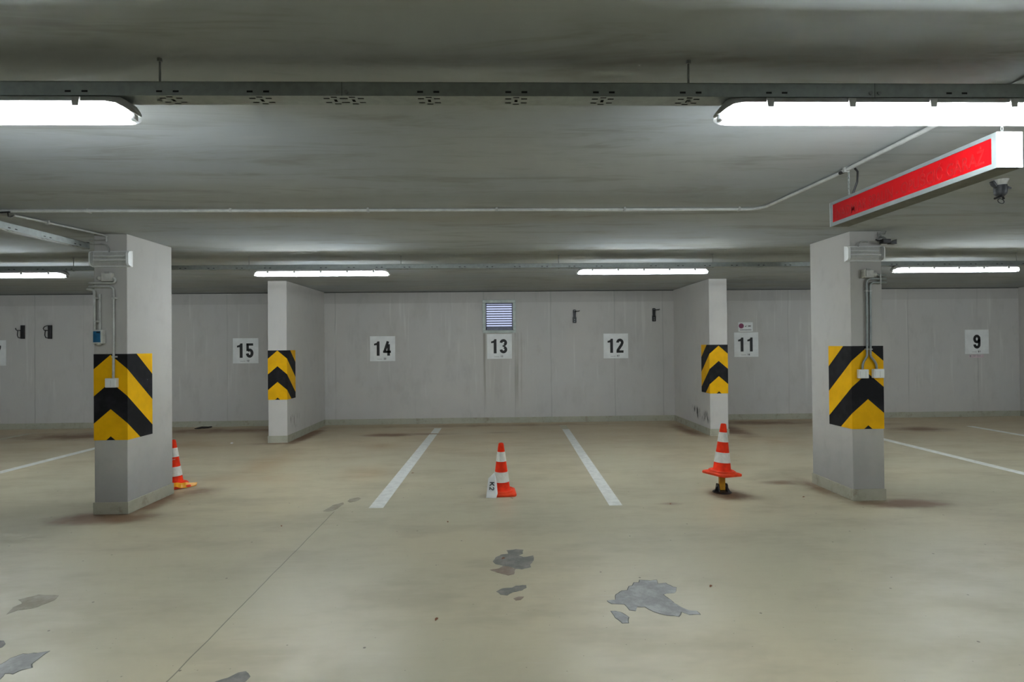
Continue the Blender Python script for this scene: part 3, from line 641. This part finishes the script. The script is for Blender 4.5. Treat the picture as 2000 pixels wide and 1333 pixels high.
def put_digits(mb, txt, x0, z0, hgt, adv, f3, d0, d1):
    for i, ch in enumerate(txt):
        g = digit(ch); ff = lambda u, v, d, i=i: f3(x0 + i * adv + u * hgt, z0 + v * hgt, d)
        if g[0] == 'P': mb.prism(g[1], ff, d0, d1)
        else:
            for path, wd in g: stroke(mb, path, wd, ff, d0, d1)
def plate(label, txt, x, z, small, tilt=0):
    s_ = .48; t = thing('bay_number_plate', label, 'number plate', (x, D, z), (0, tilt, 0))
    MB().box(-s_ / 2, s_ / 2, -.006, 0, -s_ / 2, s_ / 2).build('plate', 'plate_white', t)
    f3 = lambda u, v, d: (u, -.006 - d, v)
    hg = .275; x0 = -.178 if len(txt) == 2 else -.075
    for i, ch in enumerate(txt): m = MB(); put_digits(m, ch, x0 + i * .183, -.135, hg, 0, f3, .0002, .0012); m.build('digit', 'ink', t)
    m = MB(); put_digits(m, small, .022, -.212, .036, .026, f3, .0002, .001); m.build('small_number', 'ink', t)
    m = MB()
    for k in range(5): m.prism(rect(-.10 + k * .019, -.10 + k * .019 + .014, -.206, -.198), f3, .0002, .0008)
    m.build('caption_print', 'ink_grey', t)
for txt, x, z, sm, lb in (('17', -9.535, 1.446, '10', 'white plate at the left edge of the back wall, digit 7 showing'), ('15', -4.821, 1.444, '12', 'white bay number plate reading 15 left of the left wing wall'),
                          ('14', -2.219, 1.458, '22', 'white bay number plate reading 14'), ('13', .03, 1.480, '11', 'white bay number plate reading 13 under the vent'),
                          ('12', 2.294, 1.468, '07', 'white bay number plate reading 12 below the hooks'), ('11', 4.86, 1.468, '16', 'white bay number plate reading 11 with a sticker above it'),
                          ('9', 9.48, 1.481, '61', 'white bay number plate reading 9 right of the right column')): plate(lb, txt, x, z, sm)
t = thing('sticker', 'small notice with purple disc above plate 11', 'sticker', (4.852, D, 1.815))
MB().box(-.142, .142, -.003, 0, -.09, .09).build('card', 'plate_white', t)
MB().prism([(-.085 + .05 * math.cos(a), .02 + .05 * math.sin(a)) for a in [2 * PI * k / 20 for k in range(20)]], lambda u, v, d: (u, -.003 - d, v), .0002, .001).build('disc', 'stick_purple', t)
MB().prism([(-.02, .025), (-.008, .012), (.0, .012), (.02, .035), (.012, .005), (-.008, .0)], lambda u, v, d: (u, -.003 - d, v), .0002, .001).prism([(.04, .018), (.07, .026), (.105, .022), (.118, .016), (.09, .008), (.05, .009)], lambda u, v, d: (u, -.003 - d, v), .0002, .001).build('pictogram', 'ink', t)
MB().prism(rect(-.115, .115, -.066, -.050), lambda u, v, d: (u, -.003 - d, v), .0002, .001).build('caption_print', 'ink_grey', t)
t = thing('sticker', 'narrow pale pink strip stuck under plate 9', 'sticker', (9.47, D, 1.198))
MB().box(-.145, .145, -.003, 0, -.032, .030).build('card', 'stick_pink', t)
MB().prism(rect(-.138, -.112, -.02, .02), lambda u, v, d: (u, -.003 - d, v), .0002, .001).prism(rect(-.07, -.02, -.002, .008), lambda u, v, d: (u, -.003 - d, v), .0002, .001).prism(rect(.01, .09, -.002, .008), lambda u, v, d: (u, -.003 - d, v), .0002, .001).build('caption_print', 'ink_grey', t)

# ------------------------------------------------------------------ wall vent
t = thing('ventilation_grille', 'square louvred ventilation grille lit bluish from outside above plate 13', 'vent', (.03, D, 1.738))
Wd, Hd = .645, .645
for (a, b, c, d) in ((-Wd / 2, Wd / 2, 0, .055), (-Wd / 2, Wd / 2, Hd - .062, Hd), (-Wd / 2, -.262, .055, Hd - .062), (.262, Wd / 2, .055, Hd - .062)): MB().box(a, b, -.022, 0, c, d, .006).build('frame', 'vent_frame', t)
o_ = MB()
for (a, b, c, d) in ((-.262, -.246, .058, Hd - .062), (.246, .262, .058, Hd - .062), (-.262, .262, .058, .112), (-.262, .262, Hd - .08, Hd - .062)): o_.box(a, b, -.012, .10, c, d)
o_.build('inner_frame', 'vent_slat', t)
sl = None
for k in range(10):
    if sl is None:
        o = MB().prism([(.0, .0), (.055, .014), (.055, .026), (.0, .019)], lambda u, v, d: (d, u, v), -.246, .246).build('slat', 'vent_slat', t); sl = o.data
    else: o = bpy.data.objects.new('slat', sl); COL.objects.link(o); o.parent = t
    o.location = (0, .01, .108 + k * .0465)

# ------------------------------------------------------------------ wall hooks
def hook_plain(label, x, z):
    t = thing('wall_hook', label, 'hook', (x, D, z))
    MB().prism([(-.030, -.13), (.030, -.13), (.036, -.115), (.036, -.03), (.026, .0), (.030, .11), (.022, .13), (-.022, .13), (-.030, .11), (-.026, .0), (-.036, -.03), (-.036, -.115)], lambda u, v, d: (u, -d, v), 0, .018).build('plate', 'black', t)
    MB().tube([(0, -.015, .095), (.03, -.07, .093), (.075, -.085, .095), (.088, -.085, .108)], .008, 8).build('arm', 'black', t)
    for zz in (.105, -.062, -.10): MB().tube([(0, -.017, zz), (0, -.022, zz)], .009, 8).build('screw', 'galv', t)
hook_plain('black wall hook between the vent and plate 12', 1.492, 2.05)
hook_plain('black wall hook above and right of plate 12', 3.046, 2.067)
def hook_loop(label, x, z, closed):
    t = thing('wall_hook', label, 'hook', (x, D, z))
    MB().box(-.008, .055, -.03, 0, -.128, .128, .004).build('plate', 'black', t)
    MB().tube([(-.002, -.03, -.115), (-.03, -.05, -.105), (-.045, -.05, -.06), (-.04, -.05, .0), (-.035, -.05, .03)], .008, 8).build('lower_loop', 'black', t)
    MB().tube([(0, -.03, .03), (-.05, -.06, .032), (-.065, -.06, .05), (-.07, -.06, .075)] if not closed else [(0, -.03, .03), (-.05, -.06, .035), (-.066, -.06, .065), (-.045, -.06, .10), (-.01, -.04, .12), (0, -.03, .122)], .008, 8).build('upper_arm', 'black', t)
hook_loop('black wall hook nearest the left plate, open upper arm', -9.0, 1.838, False)
hook_loop('black wall hook with a closed upper loop, right of its twin', -8.495, 1.834, True)

# ------------------------------------------------------------------ traffic cones
def cone_parts(t, twist, ridge=True):
    s_ = .145; r = .04
    def sq(hw, rad, z):
        out = []
        for (cx, cy, a0) in ((hw - rad, hw - rad, 0), (-hw + rad, hw - rad, 90), (-hw + rad, -hw + rad, 180), (hw - rad, -hw + rad, 270)):
            for k in range(5): a = math.radians(a0 + 22.5 * k + twist * 0); out.append((cx + rad * math.cos(a), cy + rad * math.sin(a), z))
        c_, n_ = math.cos(twist), math.sin(twist); return [(x * c_ - y * n_, x * n_ + y * c_, z) for x, y, z in out]
    def rz(hw, z): # round ring with the same count
        return [(hw * math.cos(a + twist + math.radians(9)), hw * math.sin(a + twist + math.radians(9)), z) for a in [2 * PI * k / 20 for k in range(20)]]
    MB().loft([sq(s_ - .003, r, 0), sq(s_, r, .006), sq(s_ - .002, r, .022), sq(s_ - .012, r, .027), rz(.132, .030), rz(.130, .042), rz(.120, .048), rz(.110, .044), rz(.098, .040)], True).build('base', 'cone_base', t, smooth=True)
    def rad(z): return .088 - (z - .04) * (.088 - .026) / (.51 - .04)
    MB().lathe([(.106, .038), (.096, .046), (rad(.06), .06), (rad(.47), .47), (rad(.505), .500), (.023, .508), (.018, .510), (.017, .49)], 28).build('body', 'cone_red', t, smooth=True)
    for z0, z1 in ((.124, .224), (.328, .424)):
        MB().lathe([(rad(z0) + .0005, z0), (rad(z0) + .0025, z0 + .001), (rad(z1) + .0025, z1 - .001), (rad(z1) + .0005, z1)], 28, cap=False).build('reflective_band', 'band', t, smooth=True)
    return rad
t = thing('traffic_cone', 'red and white traffic cone in bay 13 with the K2 board leaning on it', 'traffic cone', (.022, 5.515, 0), (0, 0, 0)); cone_parts(t, math.radians(3))
t = thing('traffic_cone', 'red and white traffic cone half hidden behind the left column', 'traffic cone', (-3.515, 5.985, 0), (0, math.radians(-1.5), 0)); rad = cone_parts(t, math.radians(38))
m = MB()   # white marker scribble on the middle red ring
def onc(a, z, e=.0008): r_ = rad(z) + e; return (r_ * math.sin(a), -r_ * math.cos(a), z)
for path in ([(.05, .275), (.02, .30), (.10, .315), (.16, .295), (.10, .272)], [(.25, .275), (.22, .295), (.30, .31), (.36, .29)], [(.48, .30), (.56, .312), (.64, .300), (.72, .312), (.82, .302), (.92, .308)]):
    m.tube([onc(a - .1, z) for a, z in path], .0022, 5)
m.build('marker_scribble', 'band', t)
# tape draped over its base
t2 = thing('yellow_tape', 'crumpled yellow tape draped over the base of the left cone', 'tape', (-3.515, 5.985, 0))
pts = [(-.10, -.165, .075), (-.06, -.155, .082), (-.02, -.160, .068), (.02, -.150, .074), (.06, -.140, .060), (.09, -.115, .062), (.12, -.085, .048), (.15, -.05, .047), (.185, .0, .030), (.215, .045, .022)]
rings = []
for i, (x, y, z) in enumerate(pts):
    wv = .022 + .008 * math.sin(i * 2.1); lean = .010 + .008 * math.cos(i * 1.7)
    lo = max(.003, z - wv - .012); rings.append([(x, y - lean - .012, lo), (x + .002, y - lean - .010, lo + .001), (x + .002, y + .006, z + .011), (x, y + .004, z + .013)])
MB().loft(rings, True).build('strip', 'yellow_tape', t2)
# cone set on a fold-down parking post
t = thing('parking_post', 'yellow parking post in a black floor bracket under the tilted cone', 'parking post', (2.242, 5.425, 0))
MB().lathe([(.092, 0), (.092, .006), (.070, .014), (.045, .020)], 20).build('foot', 'black', t, smooth=True)
for s_ in (-1, 1):
    MB().prism([(-.05, .012), (.05, .012), (.028, .075), (.018, .088), (-.018, .088), (-.028, .075)], lambda u, v, d: (d, u, v), s_ * .044 - .006, s_ * .044 + .006).build('bracket', 'black', t)
    MB().prism([(s_ * .050, .010), (s_ * .078, .012), (s_ * .050, .07)], lambda u, v, d: (u, d, v), -.006, .006).build('gusset', 'black', t)
MB().tube([(-.056, 0, .060), (.056, 0, .060)], .007, 10).build('pivot_pin', 'galv', t, smooth=True)
MB().box(-.030, .030, -.016, .016, .022, .30, .006).build('post', 'yellow_post', t)
t = thing('traffic_cone', 'tilted red and white traffic cone perched on the yellow parking post', 'traffic cone', (2.242, 5.425, .178), (math.radians(-2), math.radians(3.5), 0)); cone_parts(t, math.radians(28))
# lean board with K2
t = thing('marker_board', 'white folded board lettered K2 leaning on the middle cone', 'board')
B0, B1, T1, T0 = Vector((-.130, 5.352, .002)), Vector((-.030, 5.338, .002)), Vector((-.046, 5.452, .228)), Vector((-.108, 5.42, .178))
nrm = (B1 - B0).cross(T0 - B0).normalized(); nrm = nrm if nrm.y < 0 else -nrm
q = MB(); th = nrm * -.004
q.add([B0, B1, T1, T0, B0 + th, B1 + th, T1 + th, T0 + th], [(0, 1, 2, 3), (7, 6, 5, 4), (0, 4, 5, 1), (1, 5, 6, 2), (2, 6, 7, 3), (3, 7, 4, 0)])
q.build('front_flap', 'plate_white', t)
B2, T2 = Vector((-.016, 5.365, .040)), Vector((-.026, 5.43, .150)); q = MB(); th = Vector((.0, .004, 0))
q.add([B1, B2, T2, T1, B1 + th, B2 + th, T2 + th, T1 + th], [(0, 1, 2, 3), (7, 6, 5, 4), (0, 4, 5, 1), (1, 5, 6, 2), (2, 6, 7, 3), (3, 7, 4, 0)]); q.build('side_flap', 'plate_white', t)
ux = (B1 - B0).normalized(); uz = ((T0 - B0) - ux * (T0 - B0).dot(ux)).normalized()
f3 = lambda u, v, d: B0 + ux * (.030 + v) + uz * (.148 - u) + nrm * d    # text runs downwards
m = MB(); hk = .044; wl = .009
stroke(m, [(0, 0), (0, hk)], wl, f3, .0004, .0014); stroke(m, [(.004, hk * .42), (.030, hk)], wl, f3, .0004, .0014); stroke(m, [(.010, hk * .5), (.032, 0)], wl, f3, .0004, .0014)
stroke(m, [(.044 + x * .055, z * hk) for x, z in ea(.27, .74, .22, .22, 180, -30) + [(.05, .04)]] + [(.044 + .028, .003)], wl * .9, f3, .0004, .0014)
m.build('lettering', 'ink', t)

# ------------------------------------------------------------------ hanging red sign
t = thing('hanging_sign', 'long red hanging sign box with aluminium frame below the near right lamp', 'sign', (2.115, 2.74, 2.213))
hx, hy, hz = .054, .56, .148; fr = .022
MB().box(-hx + .004, hx - .004, -hy + .006, hy - .006, .003, hz - .003).build('box_core', 'alu', t)
for (a, b, c, d) in ((-hy, hy, 0, fr), (-hy, hy, hz - fr * .8, hz), (-hy, -hy + fr, fr, hz - fr * .8), (hy - fr, hy, fr, hz - fr * .8)):
    for s_ in (-1, 1): MB().box(min(s_ * hx, s_ * (hx - .012)), max(s_ * hx, s_ * (hx - .012)), a, b, c, d).build('frame_rail', 'alu', t)
MB().box(-hx + .001, hx - .001, -hy + .01, hy - .01, -.001, .0005).build('underside', 'under_grey', t)
MB().box(-hx, hx, -hy - .004, -hy, 0, hz).build('end_panel', 'end_white', t); MB().box(-hx, hx, hy, hy + .004, 0, hz).build('end_panel', 'end_white', t)
for s_ in (-1, 1): MB().box(min(s_ * (hx - .006), s_ * (hx - .003)), max(s_ * (hx - .006), s_ * (hx - .003)), -hy + fr, hy - fr, fr, hz - fr * .8).build('red_panel', 'sign_red', t)
cu = bpy.data.curves.new('sign_lettering', 'FONT'); cu.body = 'NADMIAR SPALIN - OPUŚCIĆ GARAŻ'; cu.size = .082; cu.align_x = 'CENTER'; cu.align_y = 'CENTER'; cu.extrude = .0004; cu.offset = .0012; cu.resolution_u = 3
to = bpy.data.objects.new('tmp_text', cu); COL.objects.link(to); dg = bpy.context.evaluated_depsgraph_get(); dg.update()
me = bpy.data.meshes.new_from_object(to.evaluated_get(dg)); bpy.data.objects.remove(to)
xs_ = [v.co.x for v in me.vertices]; ys_ = [v.co.y for v in me.vertices]; kx = 1.0 / (max(xs_) - min(xs_)); my = (max(ys_) + min(ys_)) / 2
for v in me.vertices: x, y, z = v.co; v.co = (z, -x * kx, y - my)
me.materials.clear(); me.materials.append(MATS['sign_text']); me.name = 'lettering'
o = bpy.data.objects.new('lettering', me); COL.objects.link(o); o.parent = t; o.location = (-hx + .0024, 0, hz / 2 + .002); o['label'] = 'faint dark red lettering on the red panel'
def chain(par, x, y, z0, z1):
    m = MB(); n = max(2, int((z1 - z0) / .016)); st = (z1 - z0) / n
    for k in range(n):
        c = z0 + (k + .5) * st; pl = k % 2
        m.tube([(x + (.005 * math.cos(a) if pl else 0), y + (0 if pl else .005 * math.cos(a)), c + st * .62 * math.sin(a)) for a in [2 * PI * q_ / 8 for q_ in range(9)]], .0014, 5, False)
    return m.build('chain', 'galv', par)
chain(t, 0, -hy + .03, hz, H - 2.213); chain(t, 0, hy - .10, hz, H - 2.213)
for y in (-hy + .03, hy - .10): MB().lathe([(.014, -.006), (.014, 0), ], 10, (0, y, H - 2.213)).tube([(0, y, hz), (0, y, hz + .008)], .012, 10).build('anchor', 'galv', t)
MB().tube([(.012, hy - .14, H - 2.213 - .02), (.035, hy - .13, H - 2.213 - .035), (.045, hy - .11, H - 2.213 - .09), (.03, hy - .09, hz + .03), (.004, hy - .075, hz)], .006, 8).build('power_cable', 'black', t, smooth=True)
MB().tube([(-.012, hy - .09, H - 2.213 - .018), (-.022, hy - .05, H - 2.213 - .02)], .011, 8).build('cable_gland', 'black', t)

# ------------------------------------------------------------------ litter
t = thing('rag', 'black crumpled strap lying by the back wall in bay 15', 'rag', (-5.5, 10.30, 0))
MB().tube([(-.11, -.05, .014), (-.05, .02, .022), (.04, .06, .016), (.11, .05, .022), (.08, 0, .013), (0, -.03, .02), (-.07, -.07, .012), (-.13, -.08, .013)], [.010, .014, .012, .013, .010, .014, .011, .008], 6).build('strap', 'rag', t)
MB().box(-.03, .03, -.015, .015, 0, .018, .005).build('buckle', 'black', t)
o = MB().lathe([(.008, 0), (.022, .006), (.016, .016), (.006, .02)], 7).build('paper_scrap', 'white', None, (-4.18, 8.63, 0)); tag(o, 'tiny white paper scrap on the floor before plate 15', 'paper')
leafs = [(.025, 3.83, .3, 'on the dark worn patch in the middle foreground'), (1.60, 5.05, .5, 'in front of the right bay line'), (2.95, 5.2, .2, 'between the perched cone and the right column'), (-.44, 4.65, .8, 'in front of bay 13, left of the worn patches'), (.12, 5.33, 1.2, 'beside the middle cone base'),
         (-1.02, 6.45, .2, 'beside the left bay line'), (1.30, 3.33, .4, 'right of the largest worn patch'), (-1.83, 4.62, 1.0, 'left of the floor joint'), (-.35, 3.0, .6, 'in the foreground right of the floor joint')]
for x, y, a, wh in leafs:
    o = MB().loft([[(-.016, -.002, .0015), (-.016, .002, .0015)], [(-.006, -.006, .004), (-.006, .007, .006)], [(.006, -.006, .003), (.006, .006, .007)], [(.016, -.001, .002), (.016, .001, .002)]], False, False).build('dry_leaf', 'rust_bit', None, (x, y, 0))
    o.rotation_euler.z = a * 2; sm = o.modifiers.new('thick', 'SOLIDIFY'); sm.thickness = .0012
    tag(o, 'brown leaf fragment ' + wh, 'leaf', 'leaf fragments on the floor')
